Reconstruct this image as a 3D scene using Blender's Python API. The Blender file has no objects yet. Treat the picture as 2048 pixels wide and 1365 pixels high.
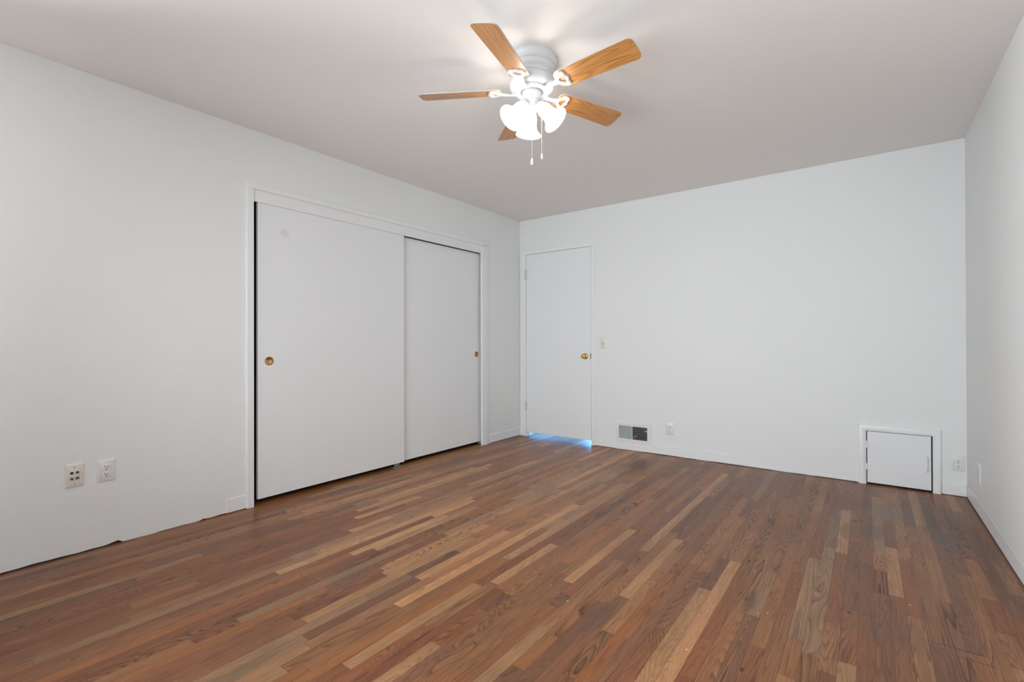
import bpy, bmesh, math, random
from mathutils import Matrix, Vector
C = bpy.context.scene.collection
SC = bpy.context.scene
PI = math.pi
R = math.radians

# ------------------------------------------------------------------ camera, world, lights, exposure
W, DEP, H = 3.724, 5.0, 2.44            # room: x 0..W, y -DEP..0, z 0..H (back left corner at the origin)
cam = bpy.data.objects.new('camera', bpy.data.cameras.new('camera'))
C.objects.link(cam)
cam.data.sensor_width = 36.0
cam.data.lens = 955.37 / 2048 * 36.0
cam.data.clip_start = 0.02
_yaw, _pi, _ro = 0.63999, 0.003596, -0.002545
_f0 = Vector((-math.sin(_yaw), math.cos(_yaw), 0)); _r0 = Vector((math.cos(_yaw), math.sin(_yaw), 0)); _u0 = Vector((0, 0, 1))
_f = _f0 * math.cos(_pi) + _u0 * math.sin(_pi); _u = _u0 * math.cos(_pi) - _f0 * math.sin(_pi)
_r = _r0 * math.cos(_ro) + _u * math.sin(_ro); _u = _u * math.cos(_ro) - _r0 * math.sin(_ro)
cam.matrix_world = Matrix(((_r.x, _u.x, -_f.x, 3.1885), (_r.y, _u.y, -_f.y, -4.4365), (_r.z, _u.z, -_f.z, 1.0562), (0, 0, 0, 1)))
SC.camera = cam

SC.view_settings.view_transform = 'Standard'
SC.view_settings.look = 'None'
SC.view_settings.gamma = 1.0
SC.view_settings.use_curve_mapping = False
SC.view_settings.exposure = 0.0

world = bpy.data.worlds.new('world'); SC.world = world; world.use_nodes = True
world.node_tree.nodes['Background'].inputs[0].default_value = (0.62, 0.78, 1.0, 1)
world.node_tree.nodes['Background'].inputs[1].default_value = 0.5

def area(name, loc, rot, sx, sy, power, col, spread=180):
    l = bpy.data.lights.new(name, 'AREA'); l.shape = 'RECTANGLE'; l.size = sx; l.size_y = sy
    l.energy = power; l.color = col; l.spread = R(spread)
    o = bpy.data.objects.new(name, l); C.objects.link(o); o.location = loc; o.rotation_euler = rot
    return o
WIN_FRONT = (0.95, 3.35, 0.45, 1.75)      # x0, x1, z0, z1
ADDED_WIN_LEFT = (-4.95, -4.20, 0.95, 2.15)      # y0, y1, z0, z1
area('daylight_front', (2.15, -DEP - 0.16, 1.10), (R(90), 0, 0), 2.35, 1.25, 55, (0.87, 0.945, 1.0), 130)
area('added_side_light', (-0.16, -4.575, 1.55), (R(90), 0, R(-90)), 0.72, 1.15, 66, (0.97, 0.98, 1.0), 130)  # added light at an unseen left window, brightens the right wall
area('hall_daylight', (0.55, 1.55, 0.75), (R(-82), 0, 0), 1.0, 1.3, 62, (0.14, 0.45, 1.0))
SHADE_GLOW, BULB_GLOW = 1.3, 230.0         # the fan's three frosted shades and the bulbs inside them

# ------------------------------------------------------------------ helpers
def tag(o, label=None, cat=None, group=None, kind=None):
    if label: o['label'] = label
    if cat: o['category'] = cat
    if group: o['group'] = group
    if kind: o['kind'] = kind
    return o
def thing(name, label, cat, loc=(0, 0, 0), rz=0.0, group=None):
    o = bpy.data.objects.new(name, None); C.objects.link(o)
    o.location = loc; o.rotation_euler = (0, 0, rz); o.empty_display_size = 0.05
    return tag(o, label, cat, group)
def obj(name, bm, mat, parent=None, smooth=False, label=None):
    bmesh.ops.recalc_face_normals(bm, faces=bm.faces)
    me = bpy.data.meshes.new(name); bm.to_mesh(me); bm.free()
    for m in (mat if isinstance(mat, (list, tuple)) else [mat]): me.materials.append(m)
    if smooth:
        for p in me.polygons: p.use_smooth = True
        try: me.set_sharp_from_angle(angle=R(smooth if smooth is not True else 40))
        except Exception: pass
    o = bpy.data.objects.new(name, me); C.objects.link(o)
    if parent: o.parent = parent
    if label: o['label'] = label
    return o
def struct(name, bm, mat, **k):
    o = obj(name, bm, mat, **k); o['kind'] = 'structure'; return o
def dup(root, loc, rz, label, group=None):
    r = root.copy(); C.objects.link(r); r.location = loc; r.rotation_euler = (0, 0, rz); r['label'] = label
    if group: r['group'] = group
    for ch in list(root.children):
        c = ch.copy(); C.objects.link(c); c.parent = r
        for g in ch.children:
            d = g.copy(); C.objects.link(d); d.parent = c
    return r
def bx(bm, x0, x1, y0, y1, z0, z1, bev=0.0, seg=2):
    m = bmesh.new()
    vs = [m.verts.new((x, y, z)) for x in (x0, x1) for y in (y0, y1) for z in (z0, z1)]
    for f in ((0, 1, 3, 2), (4, 6, 7, 5), (0, 4, 5, 1), (2, 3, 7, 6), (0, 2, 6, 4), (1, 5, 7, 3)):
        m.faces.new([vs[i] for i in f])
    bmesh.ops.recalc_face_normals(m, faces=m.faces)
    if bev: bmesh.ops.bevel(m, geom=list(m.edges), offset=bev, segments=seg, affect='EDGES', profile=0.5)
    join(bm, m)
    return bm
def join(bm, m, mat=Matrix.Identity(4), mi=None):
    mp = {v: bm.verts.new(mat @ v.co) for v in m.verts}
    for f in m.faces:
        g = bm.faces.new([mp[v] for v in f.verts]); g.material_index = f.material_index if mi is None else mi; g.smooth = f.smooth
    m.free()
def lathe(bm, prof, n=48, M=Matrix.Identity(4), cap=False):
    rings = []
    for r, z in prof:
        if r < 1e-6: rings.append([bm.verts.new(M @ Vector((0, 0, z)))])
        else: rings.append([bm.verts.new(M @ Vector((r * math.cos(2 * PI * i / n), r * math.sin(2 * PI * i / n), z))) for i in range(n)])
    for a, b in zip(rings, rings[1:]):
        if len(a) == 1 and len(b) == 1: continue
        for i in range(n):
            j = (i + 1) % n
            if len(a) == 1: bm.faces.new((a[0], b[i], b[j]))
            elif len(b) == 1: bm.faces.new((a[i], a[j], b[0]))
            else: bm.faces.new((a[i], a[j], b[j], b[i]))
    return bm
def tube(bm, pts, rad, n=8, closed=False, flat=1.0):
    """tube along pts; rad a number or list; flat scales the section's height (z-ish)"""
    P = [Vector(p) for p in pts]; k = len(P); rings = []
    for i in range(k):
        a = P[(i - 1) % k] if (closed or i > 0) else P[i]
        b = P[(i + 1) % k] if (closed or i < k - 1) else P[i]
        t = (b - a).normalized()
        up = Vector((0, 0, 1)) if abs(t.z) < 0.95 else Vector((1, 0, 0))
        s = t.cross(up).normalized(); v = s.cross(t).normalized()
        r = rad[i] if isinstance(rad, (list, tuple)) else rad
        rings.append([bm.verts.new(P[i] + s * (r * math.cos(2 * PI * q / n)) + v * (r * flat * math.sin(2 * PI * q / n))) for q in range(n)])
    for i in range(k if closed else k - 1):
        a, b = rings[i], rings[(i + 1) % k]
        for q in range(n): bm.faces.new((a[q], a[(q + 1) % n], b[(q + 1) % n], b[q]))
    if not closed:
        bm.faces.new(rings[0][::-1]); bm.faces.new(rings[-1])
    return bm
def prism(bm, outline, z0, z1, M=Matrix.Identity(4)):
    a = [bm.verts.new(M @ Vector((x, y, z0))) for x, y in outline]; b = [bm.verts.new(M @ Vector((x, y, z1))) for x, y in outline]
    bm.faces.new(a[::-1]); bm.faces.new(b)
    for i in range(len(a)):
        j = (i + 1) % len(a); bm.faces.new((a[i], a[j], b[j], b[i]))
    return bm
def round_poly(pts, rads, n=6):
    """polygon with rounded corners"""
    out = []; k = len(pts)
    for i in range(k):
        p = Vector(pts[i]); a = (Vector(pts[i - 1]) - p).normalized(); b = (Vector(pts[(i + 1) % k]) - p).normalized()
        r = rads[i]
        if r <= 0: out.append(tuple(p)); continue
        ang = a.angle(b); d = r / math.tan(ang / 2); c = p + (a + b).normalized() * (r / math.sin(ang / 2))
        s = p + a * d - c; e = p + b * d - c
        t0 = math.atan2(s.y, s.x); t1 = math.atan2(e.y, e.x); dt = (t1 - t0 + PI) % (2 * PI) - PI
        for q in range(n + 1):
            t = t0 + dt * q / n; out.append((c.x + r * math.cos(t), c.y + r * math.sin(t)))
    return out

# ------------------------------------------------------------------ materials
def lin(r, g, b):
    f = lambda c: ((c / 255 + 0.055) / 1.055) ** 2.4 if c > 10 else c / 255 / 12.92
    return (f(r), f(g), f(b), 1)
class NT:
    def __init__(s, name):
        s.m = bpy.data.materials.new(name); s.m.use_nodes = True; s.t = s.m.node_tree
        s.b = s.t.nodes['Principled BSDF']
    def n(s, typ, **kw):
        x = s.t.nodes.new(typ)
        for k, v in kw.items():
            if k.startswith('_'): setattr(x, k[1:], v)
        return x
    def l(s, a, b): s.t.links.new(a, b)
    def set(s, **kw):
        for k, v in kw.items(): s.b.inputs[k.replace('_', ' ')].default_value = v
    def math(s, op, a, b=None, c=None, clamp=False):
        x = s.n('ShaderNodeMath', _operation=op); x.use_clamp = clamp
        for i, v in enumerate((a, b, c)):
            if v is None: continue
            if isinstance(v, (int, float)): x.inputs[i].default_value = v
            else: s.l(v, x.inputs[i])
        return x.outputs[0]
    def mix(s, f, a, b, blend='MIX'):
        x = s.n('ShaderNodeMix', _data_type='RGBA', _blend_type=blend)
        for i, v in ((0, f), (6, a), (7, b)):
            if isinstance(v, (int, float, tuple)): x.inputs[i].default_value = v
            else: s.l(v, x.inputs[i])
        return x.outputs[2]
    def noise(s, vec, scale, detail=2, rough=0.5, dist=0.0):
        x = s.n('ShaderNodeTexNoise'); x.inputs['Scale'].default_value = scale; x.inputs['Detail'].default_value = detail
        x.inputs['Roughness'].default_value = rough; x.inputs['Distortion'].default_value = dist
        if vec is not None: s.l(vec, x.inputs['Vector'])
        return x.outputs['Fac']
    def coord(s, scale=(1, 1, 1), out='Object'):
        c = s.n('ShaderNodeTexCoord'); m = s.n('ShaderNodeMapping'); m.inputs['Scale'].default_value = scale
        s.l(c.outputs[out], m.inputs['Vector']); return m.outputs[0]
    def ramp(s, f, lo, hi):
        x = s.n('ShaderNodeMapRange', _interpolation_type='SMOOTHSTEP'); x.clamp = True
        x.inputs[1].default_value = lo; x.inputs[2].default_value = hi; s.l(f, x.inputs[0]); return x.outputs[0]
    def bump(s, h, strength, dist=0.01):
        x = s.n('ShaderNodeBump'); x.inputs['Strength'].default_value = strength; x.inputs['Distance'].default_value = dist
        s.l(h, x.inputs['Height']); s.l(x.outputs[0], s.b.inputs['Normal'])

def plain(name, col, rough=0.5, metal=0.0, spec=0.5, var=0.03, bump=0.0, scale=30):
    t = NT(name); t.set(Roughness=rough, Metallic=metal); t.b.inputs['Specular IOR Level'].default_value = spec
    v = t.noise(t.coord(), scale, 3)
    c2 = tuple(c * (1 - var) for c in col[:3]) + (1,)
    t.l(t.mix(v, col, c2), t.b.inputs['Base Color'])
    if bump: t.bump(v, bump, 0.002)
    return t.m

def plaster(name, col, trowel, orange):
    t = NT(name); t.set(Roughness=0.62); t.b.inputs['Specular IOR Level'].default_value = 0.25
    g = t.coord()
    big = t.noise(g, 1.3, 3)
    t.l(t.mix(big, col, tuple(c * 0.972 for c in col[:3]) + (1,)), t.b.inputs['Base Color'])
    st = t.noise(t.coord((5, 5, 9)), 1.0, 5, 0.6, 1.2)           # broad trowel strokes
    st = t.ramp(st, 0.47, 0.60)
    mask = t.ramp(t.noise(g, 0.9, 2), 0.48, 0.66)
    fine = t.noise(g, 95, 2)
    h = t.math('ADD', t.math('MULTIPLY', t.math('MULTIPLY', st, mask), trowel), t.math('MULTIPLY', fine, orange))
    t.bump(h, 0.35, 0.006)
    return t.m
M_wall = plaster('wall_paint', (0.848, 0.865, 0.860, 1), 0.17, 0.07)
M_wall_smooth = plaster('smooth_wall_paint', (0.852, 0.865, 0.862, 1), 0.04, 0.06)
M_ceil = plaster('ceiling_paint', (0.885, 0.85, 0.82, 1), 0.15, 0.12)
M_trim = plain('trim_paint', (0.865, 0.878, 0.882, 1), 0.38, var=0.02, bump=0.08, scale=22)  # slight daylight blue put into the trim white
M_dark = plain('unlit_void', (0.03, 0.028, 0.025, 1), 0.9)
M_closet = plain('shaded_closet_plaster', (0.16, 0.155, 0.15, 1), 0.8)  # closet shade put into the colour, darker than plaster would be
M_white_metal = plain('white_enamel', (0.70, 0.71, 0.71, 1), 0.28, var=0.01)
M_white_plastic = plain('white_plastic', (0.82, 0.82, 0.82, 1), 0.30, var=0.01)
M_ivory = plain('ivory_plastic', (0.80, 0.775, 0.72, 1), 0.32, var=0.02)
M_edge = plain('blade_edge_band', (0.50, 0.50, 0.51, 1), 0.4, var=0.02)
M_brass = plain('polished_brass', (0.83, 0.56, 0.20, 1), 0.16, 1.0, var=0.12)
M_pull = plain('tarnished_brass', (0.66, 0.42, 0.17, 1), 0.24, 1.0, var=0.15)
M_bronze = plain('dark_bronze', (0.20, 0.14, 0.08, 1), 0.4, 0.9)
M_satin_brass = plain('satin_brass', (0.62, 0.40, 0.16, 1), 0.38, 1.0, var=0.10)
M_slot = plain('dark_slot', (0.02, 0.018, 0.016, 1), 0.6)
M_steel = plain('dull_steel', (0.55, 0.54, 0.52, 1), 0.35, 1.0, var=0.08)
M_greysteel = plain('dark_painted_steel', (0.30, 0.29, 0.28, 1), 0.45, var=0.05)
M_brown = plain('brown_plastic', (0.10, 0.055, 0.04, 1), 0.5)
M_damper = plain('grey_damper_metal', (0.36, 0.42, 0.40, 1), 0.5, 0.0, var=0.10, scale=60)
M_duct = plain('duct_metal', (0.05, 0.05, 0.048, 1), 0.7)
M_grille = plain('grille_wire', (0.34, 0.33, 0.31, 1), 0.5)

def door_paint():
    t = NT('closet_door_paint'); t.set(Roughness=0.42); t.b.inputs['Specular IOR Level'].default_value = 0.35
    c = t.n('ShaderNodeTexCoord')
    sp = t.n('ShaderNodeVectorMath', _operation='DISTANCE'); t.l(c.outputs['Object'], sp.inputs[0]); sp.inputs[1].default_value = (0.0, -2.745, 1.806)
    wob = t.math('ADD', sp.outputs['Value'], t.math('MULTIPLY', t.math('SUBTRACT', t.noise(c.outputs['Object'], 30, 3), 0.5), 0.03))
    f = t.math('SUBTRACT', 1.0, t.ramp(wob, 0.010, 0.045))
    col = t.mix(t.noise(c.outputs['Object'], 1.5, 2), (0.855, 0.872, 0.882, 1), (0.84, 0.857, 0.868, 1))  # cool cast of the daylight mixed into the door white
    t.l(t.mix(t.math('MULTIPLY', f, 0.22), col, (0.45, 0.42, 0.40, 1)), t.b.inputs['Base Color'])
    t.bump(t.noise(c.outputs['Object'], 60, 2), 0.04, 0.002)
    return t.m
M_door = door_paint()

def glass():
    t = NT('window_glass'); o = t.t.nodes['Material Output']
    tr = t.n('ShaderNodeBsdfTransparent'); gl = t.n('ShaderNodeBsdfGlossy'); gl.inputs['Roughness'].default_value = 0.02
    fr = t.n('ShaderNodeFresnel'); fr.inputs[0].default_value = 1.45
    mx = t.n('ShaderNodeMixShader'); t.l(fr.outputs[0], mx.inputs[0]); t.l(tr.outputs[0], mx.inputs[1]); t.l(gl.outputs[0], mx.inputs[2])
    t.l(mx.outputs[0], o.inputs['Surface']); return t.m
M_glass = glass()

def lit_glass():
    t = NT('lit_frosted_glass'); t.set(Roughness=0.35); o = t.t.nodes['Material Output']
    t.set(Base_Color=(0.9, 0.88, 0.85, 1)); t.b.inputs['Emission Color'].default_value = (1.0, 0.945, 0.875, 1)
    t.b.inputs['Emission Strength'].default_value = SHADE_GLOW
    tr = t.n('ShaderNodeBsdfTransparent'); mx = t.n('ShaderNodeMixShader'); mx.inputs[0].default_value = 0.45
    t.l(t.b.outputs[0], mx.inputs[1]); t.l(tr.outputs[0], mx.inputs[2]); t.l(mx.outputs[0], o.inputs['Surface'])
    return t.m
M_lit = lit_glass()
def lit_bulb():
    t = NT('lit_bulb'); t.set(Base_Color=(0.9, 0.9, 0.9, 1)); t.b.inputs['Emission Color'].default_value = (1.0, 0.92, 0.83, 1)
    t.b.inputs['Emission Strength'].default_value = BULB_GLOW
    return t.m
M_bulb = lit_bulb()

def blade_wood():
    t = NT('blade_oak_print'); t.set(Roughness=0.42); t.b.inputs['Coat Weight'].default_value = 0.6; t.b.inputs['Coat Roughness'].default_value = 0.32
    c = t.n('ShaderNodeTexCoord'); oi = t.n('ShaderNodeObjectInfo')
    m = t.n('ShaderNodeMapping'); m.inputs['Scale'].default_value = (1.2, 15, 1); t.l(c.outputs['Object'], m.inputs['Vector'])
    off = t.n('ShaderNodeCombineXYZ'); t.l(t.math('MULTIPLY', oi.outputs['Random'], 40.0), off.inputs[0]); t.l(t.math('MULTIPLY', oi.outputs['Random'], 71.0), off.inputs[1])
    ad = t.n('ShaderNodeVectorMath', _operation='ADD'); t.l(m.outputs[0], ad.inputs[0]); t.l(off.outputs[0], ad.inputs[1])
    n1 = t.noise(ad.outputs[0], 1.0, 1, 0.4)
    ring = t.math('SINE', t.math('MULTIPLY', n1, 120.0))
    fine = t.noise(t.coord((8, 260, 1)), 1.0, 3)
    f = t.math('ADD', t.math('MULTIPLY', t.ramp(ring, -0.4, 1.0), 0.55), t.math('MULTIPLY', t.ramp(fine, 0.35, 0.7), 0.5))
    t.l(t.mix(f, lin(204, 148, 82), lin(162, 103, 50)), t.b.inputs['Base Color'])
    return t.m
M_blade = blade_wood()

STAINS = [  # x, y, half sizes, colour, strength
    (1.590, -0.42, 0.050, 0.20, (0.20, 0.062, 0.020, 1), 0.65), (1.56, -0.62, 0.16, 0.22, (0.10, 0.062, 0.044, 1), 0.35),
    (3.265, -0.72, 0.10, 0.20, (0.17, 0.145, 0.115, 1), 0.55), (3.085, -0.88, 0.055, 0.10, (0.24, 0.20, 0.16, 1), 0.55), (3.10, -1.18, 0.05, 0.16, (0.075, 0.058, 0.050, 1), 0.45),
    (3.20, -1.10, 0.09, 0.16, (0.085, 0.068, 0.058, 1), 0.4), (3.52, -0.80, 0.10, 0.45, (0.075, 0.056, 0.048, 1), 0.45), (3.66, -1.30, 0.05, 0.60, (0.060, 0.042, 0.034, 1), 0.45),
    (2.805, -2.28, 0.024, 0.11, (0.045, 0.034, 0.028, 1), 0.5), (2.36, -2.74, 0.035, 0.17, (0.070, 0.054, 0.046, 1), 0.4), (3.43, -2.205, 0.10, 0.007, (0.05, 0.035, 0.03, 1), 0.6), (3.48, -2.26, 0.08, 0.006, (0.05, 0.035, 0.03, 1), 0.5),
    (3.126, -2.156, 0.010, 0.013, (0.012, 0.012, 0.011, 1), 0.92), (2.859, -2.757, 0.007, 0.014, (0.015, 0.012, 0.010, 1), 0.9), (3.504, -1.182, 0.008, 0.018, (0.012, 0.010, 0.010, 1), 0.9),
    (3.124, -0.983, 0.018, 0.010, (0.012, 0.010, 0.010, 1), 0.9), (2.905, -2.80, 0.009, 0.006, (0.015, 0.012, 0.010, 1), 0.8),
    (0.808, -1.893, 0.004, 0.008, (0.8, 0.78, 0.74, 1), 0.9), (2.201, -2.735, 0.005, 0.006, (0.7, 0.68, 0.64, 1), 0.8), (2.081, -2.669, 0.006, 0.006, (0.6, 0.58, 0.55, 1), 0.7),
    (2.871, -2.349, 0.004, 0.005, (0.75, 0.73, 0.7, 1), 0.9), (2.686, -2.760, 0.006, 0.006, (0.55, 0.54, 0.52, 1), 0.8), (3.320, -1.947, 0.005, 0.006, (0.7, 0.66, 0.62, 1), 0.8), (2.84, -2.37, 0.006, 0.008, (0.5, 0.48, 0.46, 1), 0.6),
]
def floor_mat():
    t = NT('strip_oak_floor')
    def at(nm):
        x = t.n('ShaderNodeAttribute'); x.attribute_name = nm; return x
    tone, bo, bp = at('tone'), at('boff'), at('bpar')      # bpar: ring frequency, stretch, figure strength
    uv = at('UVMap')
    geo = t.n('ShaderNodeTexCoord').outputs['Object']
    sb = t.n('ShaderNodeSeparateXYZ'); t.l(bp.outputs['Vector'], sb.inputs[0])
    sg = t.n('ShaderNodeSeparateXYZ'); t.l(geo, sg.inputs[0])
    cb = t.n('ShaderNodeCombineXYZ')
    t.l(t.math('MULTIPLY', sg.outputs[0], 15.0), cb.inputs[0]); t.l(t.math('MULTIPLY', sg.outputs[1], sb.outputs[1]), cb.inputs[1])
    ad = t.n('ShaderNodeVectorMath', _operation='ADD'); t.l(cb.outputs[0], ad.inputs[0]); t.l(bo.outputs['Vector'], ad.inputs[1])
    n1 = t.noise(ad.outputs[0], 1.0, 2, 0.22, 0.12)
    fr = t.math('FRACT', t.math('MULTIPLY', n1, t.math('MULTIPLY', sb.outputs[0], 0.159)))
    ringm = t.math('MULTIPLY', t.math('POWER', fr, 2.2), t.math('SUBTRACT', 1.0, t.ramp(fr, 0.88, 1.0)))
    ringm = t.math('MULTIPLY', ringm, t.math('ADD', 0.55, t.ramp(t.noise(ad.outputs[0], 0.7, 2), 0.35, 0.65)))
    cb2 = t.n('ShaderNodeCombineXYZ'); t.l(t.math('MULTIPLY', sg.outputs[0], 330.0), cb2.inputs[0]); t.l(t.math('MULTIPLY', sg.outputs[1], 9.0), cb2.inputs[1])
    ad2 = t.n('ShaderNodeVectorMath', _operation='ADD'); t.l(cb2.outputs[0], ad2.inputs[0]); t.l(bo.outputs['Vector'], ad2.inputs[1])
    pore = t.ramp(t.noise(ad2.outputs[0], 1.0, 3, 0.6), 0.42, 0.72)
    cb3 = t.n('ShaderNodeCombineXYZ'); t.l(t.math('MULTIPLY', sg.outputs[0], 26.0), cb3.inputs[0]); t.l(t.math('MULTIPLY', sg.outputs[1], 3.0), cb3.inputs[1])
    ad3 = t.n('ShaderNodeVectorMath', _operation='ADD'); t.l(cb3.outputs[0], ad3.inputs[0]); t.l(bo.outputs['Vector'], ad3.inputs[1])
    soft = t.noise(ad3.outputs[0], 1.0, 3)
    col = t.mix(t.math('MULTIPLY', t.math('SUBTRACT', soft, 0.5), 0.9, clamp=False), tone.outputs['Color'], (0.0, 0.0, 0.0, 1))
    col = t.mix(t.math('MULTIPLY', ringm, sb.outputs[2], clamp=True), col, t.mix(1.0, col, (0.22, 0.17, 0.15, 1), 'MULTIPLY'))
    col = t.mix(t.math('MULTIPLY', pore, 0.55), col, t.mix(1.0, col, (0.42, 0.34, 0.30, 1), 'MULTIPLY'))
    # wear: old finish gone dark and greyish in patches, with scuffs across the boards
    wear = t.ramp(t.noise(geo, 1.7, 4, 0.6), 0.50, 0.72)
    col = t.mix(t.math('MULTIPLY', wear, 0.30), col, (0.085, 0.060, 0.046, 1))
    scuff = t.ramp(t.noise(t.coord((5, 16, 1)), 1.0, 5, 0.65), 0.60, 0.76)
    col = t.mix(t.math('MULTIPLY', scuff, 0.22), col, (0.20, 0.165, 0.135, 1))
    smudge = t.noise(t.coord((30, 10, 1)), 1.0, 5, 0.65); ragged = t.noise(t.coord((260, 190, 1)), 1.0, 3, 0.6)
    # paint flecks and dark nail marks
    v = t.n('ShaderNodeTexVoronoi'); v.inputs['Scale'].default_value = 4.2; t.l(geo, v.inputs['Vector'])
    fl = t.math('LESS_THAN', v.outputs['Distance'], t.math('MULTIPLY', t.noise(geo, 140, 2), 0.020))
    pick = t.n('ShaderNodeSeparateColor'); t.l(v.outputs['Color'], pick.inputs[0])
    col = t.mix(t.math('MULTIPLY', fl, t.math('GREATER_THAN', pick.outputs[0], 0.55)), col, (0.55, 0.52, 0.48, 1))
    v2 = t.n('ShaderNodeTexVoronoi'); v2.inputs['Scale'].default_value = 2.1
    mp = t.n('ShaderNodeMapping'); mp.inputs['Scale'].default_value = (1.0, 0.45, 1); mp.inputs['Location'].default_value = (3.3, 1.7, 0); t.l(geo, mp.inputs['Vector']); t.l(mp.outputs[0], v2.inputs['Vector'])
    dk = t.math('LESS_THAN', v2.outputs['Distance'], t.math('MULTIPLY', t.noise(geo, 90, 2), 0.016))
    col = t.mix(dk, col, (0.012, 0.009, 0.008, 1))
    # stains and marks where they lie
    for cx, cy, rx, ry, sc, st in STAINS:
        sx = t.math('DIVIDE', t.math('SUBTRACT', sg.outputs[0], cx), rx); sy = t.math('DIVIDE', t.math('SUBTRACT', sg.outputs[1], cy), ry)
        d = t.math('ADD', t.math('MULTIPLY', sx, sx), t.math('MULTIPLY', sy, sy))
        big = max(rx, ry) > 0.03
        d = t.math('ADD', d, t.math('MULTIPLY', t.math('SUBTRACT', smudge if big else ragged, 0.5), 2.6 if big else 3.4))
        f = t.math('SUBTRACT', 1.0, t.ramp(d, 0.1 if big else 0.3, 1.25 if big else 0.6))
        col = t.mix(t.math('MULTIPLY', f, st), col, sc)
    # seams between boards: UV x across 0..1, UV y along 0..1, boff/blen for metres
    su = t.n('ShaderNodeSeparateXYZ'); t.l(uv.outputs['Vector'], su.inputs[0])
    ln = at('blen')
    eu = t.math('MULTIPLY', t.math('MINIMUM', su.outputs[0], t.math('SUBTRACT', 1.0, su.outputs[0])), 0.0504)
    ev = t.math('MULTIPLY', t.math('MINIMUM', su.outputs[1], t.math('SUBTRACT', 1.0, su.outputs[1])), ln.outputs['Fac'])
    e = t.math('MINIMUM', eu, t.math('MULTIPLY', ev, 0.75))
    seam = t.math('SUBTRACT', 1.0, t.ramp(e, 0.0002, 0.0011))
    col = t.mix(t.math('MULTIPLY', seam, 0.62), col, (0.030, 0.018, 0.012, 1))
    t.l(col, t.b.inputs['Base Color'])
    rg = t.math('ADD', 0.27, t.math('MULTIPLY', t.noise(t.coord((3, 3, 1)), 1.0, 4), 0.16))
    rg = t.math('ADD', rg, t.math('MULTIPLY', scuff, 0.12))
    t.l(rg, t.b.inputs['Roughness']); t.b.inputs['Specular IOR Level'].default_value = 0.30
    h = t.math('SUBTRACT', t.math('MULTIPLY', t.noise(t.coord((6, 2, 1)), 1.0, 2), 0.6), t.math('ADD', t.math('MULTIPLY', seam, 0.5), t.math('MULTIPLY', pore, 0.06)))
    t.bump(h, 0.22, 0.002)
    return t.m
M_floor = floor_mat()

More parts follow.
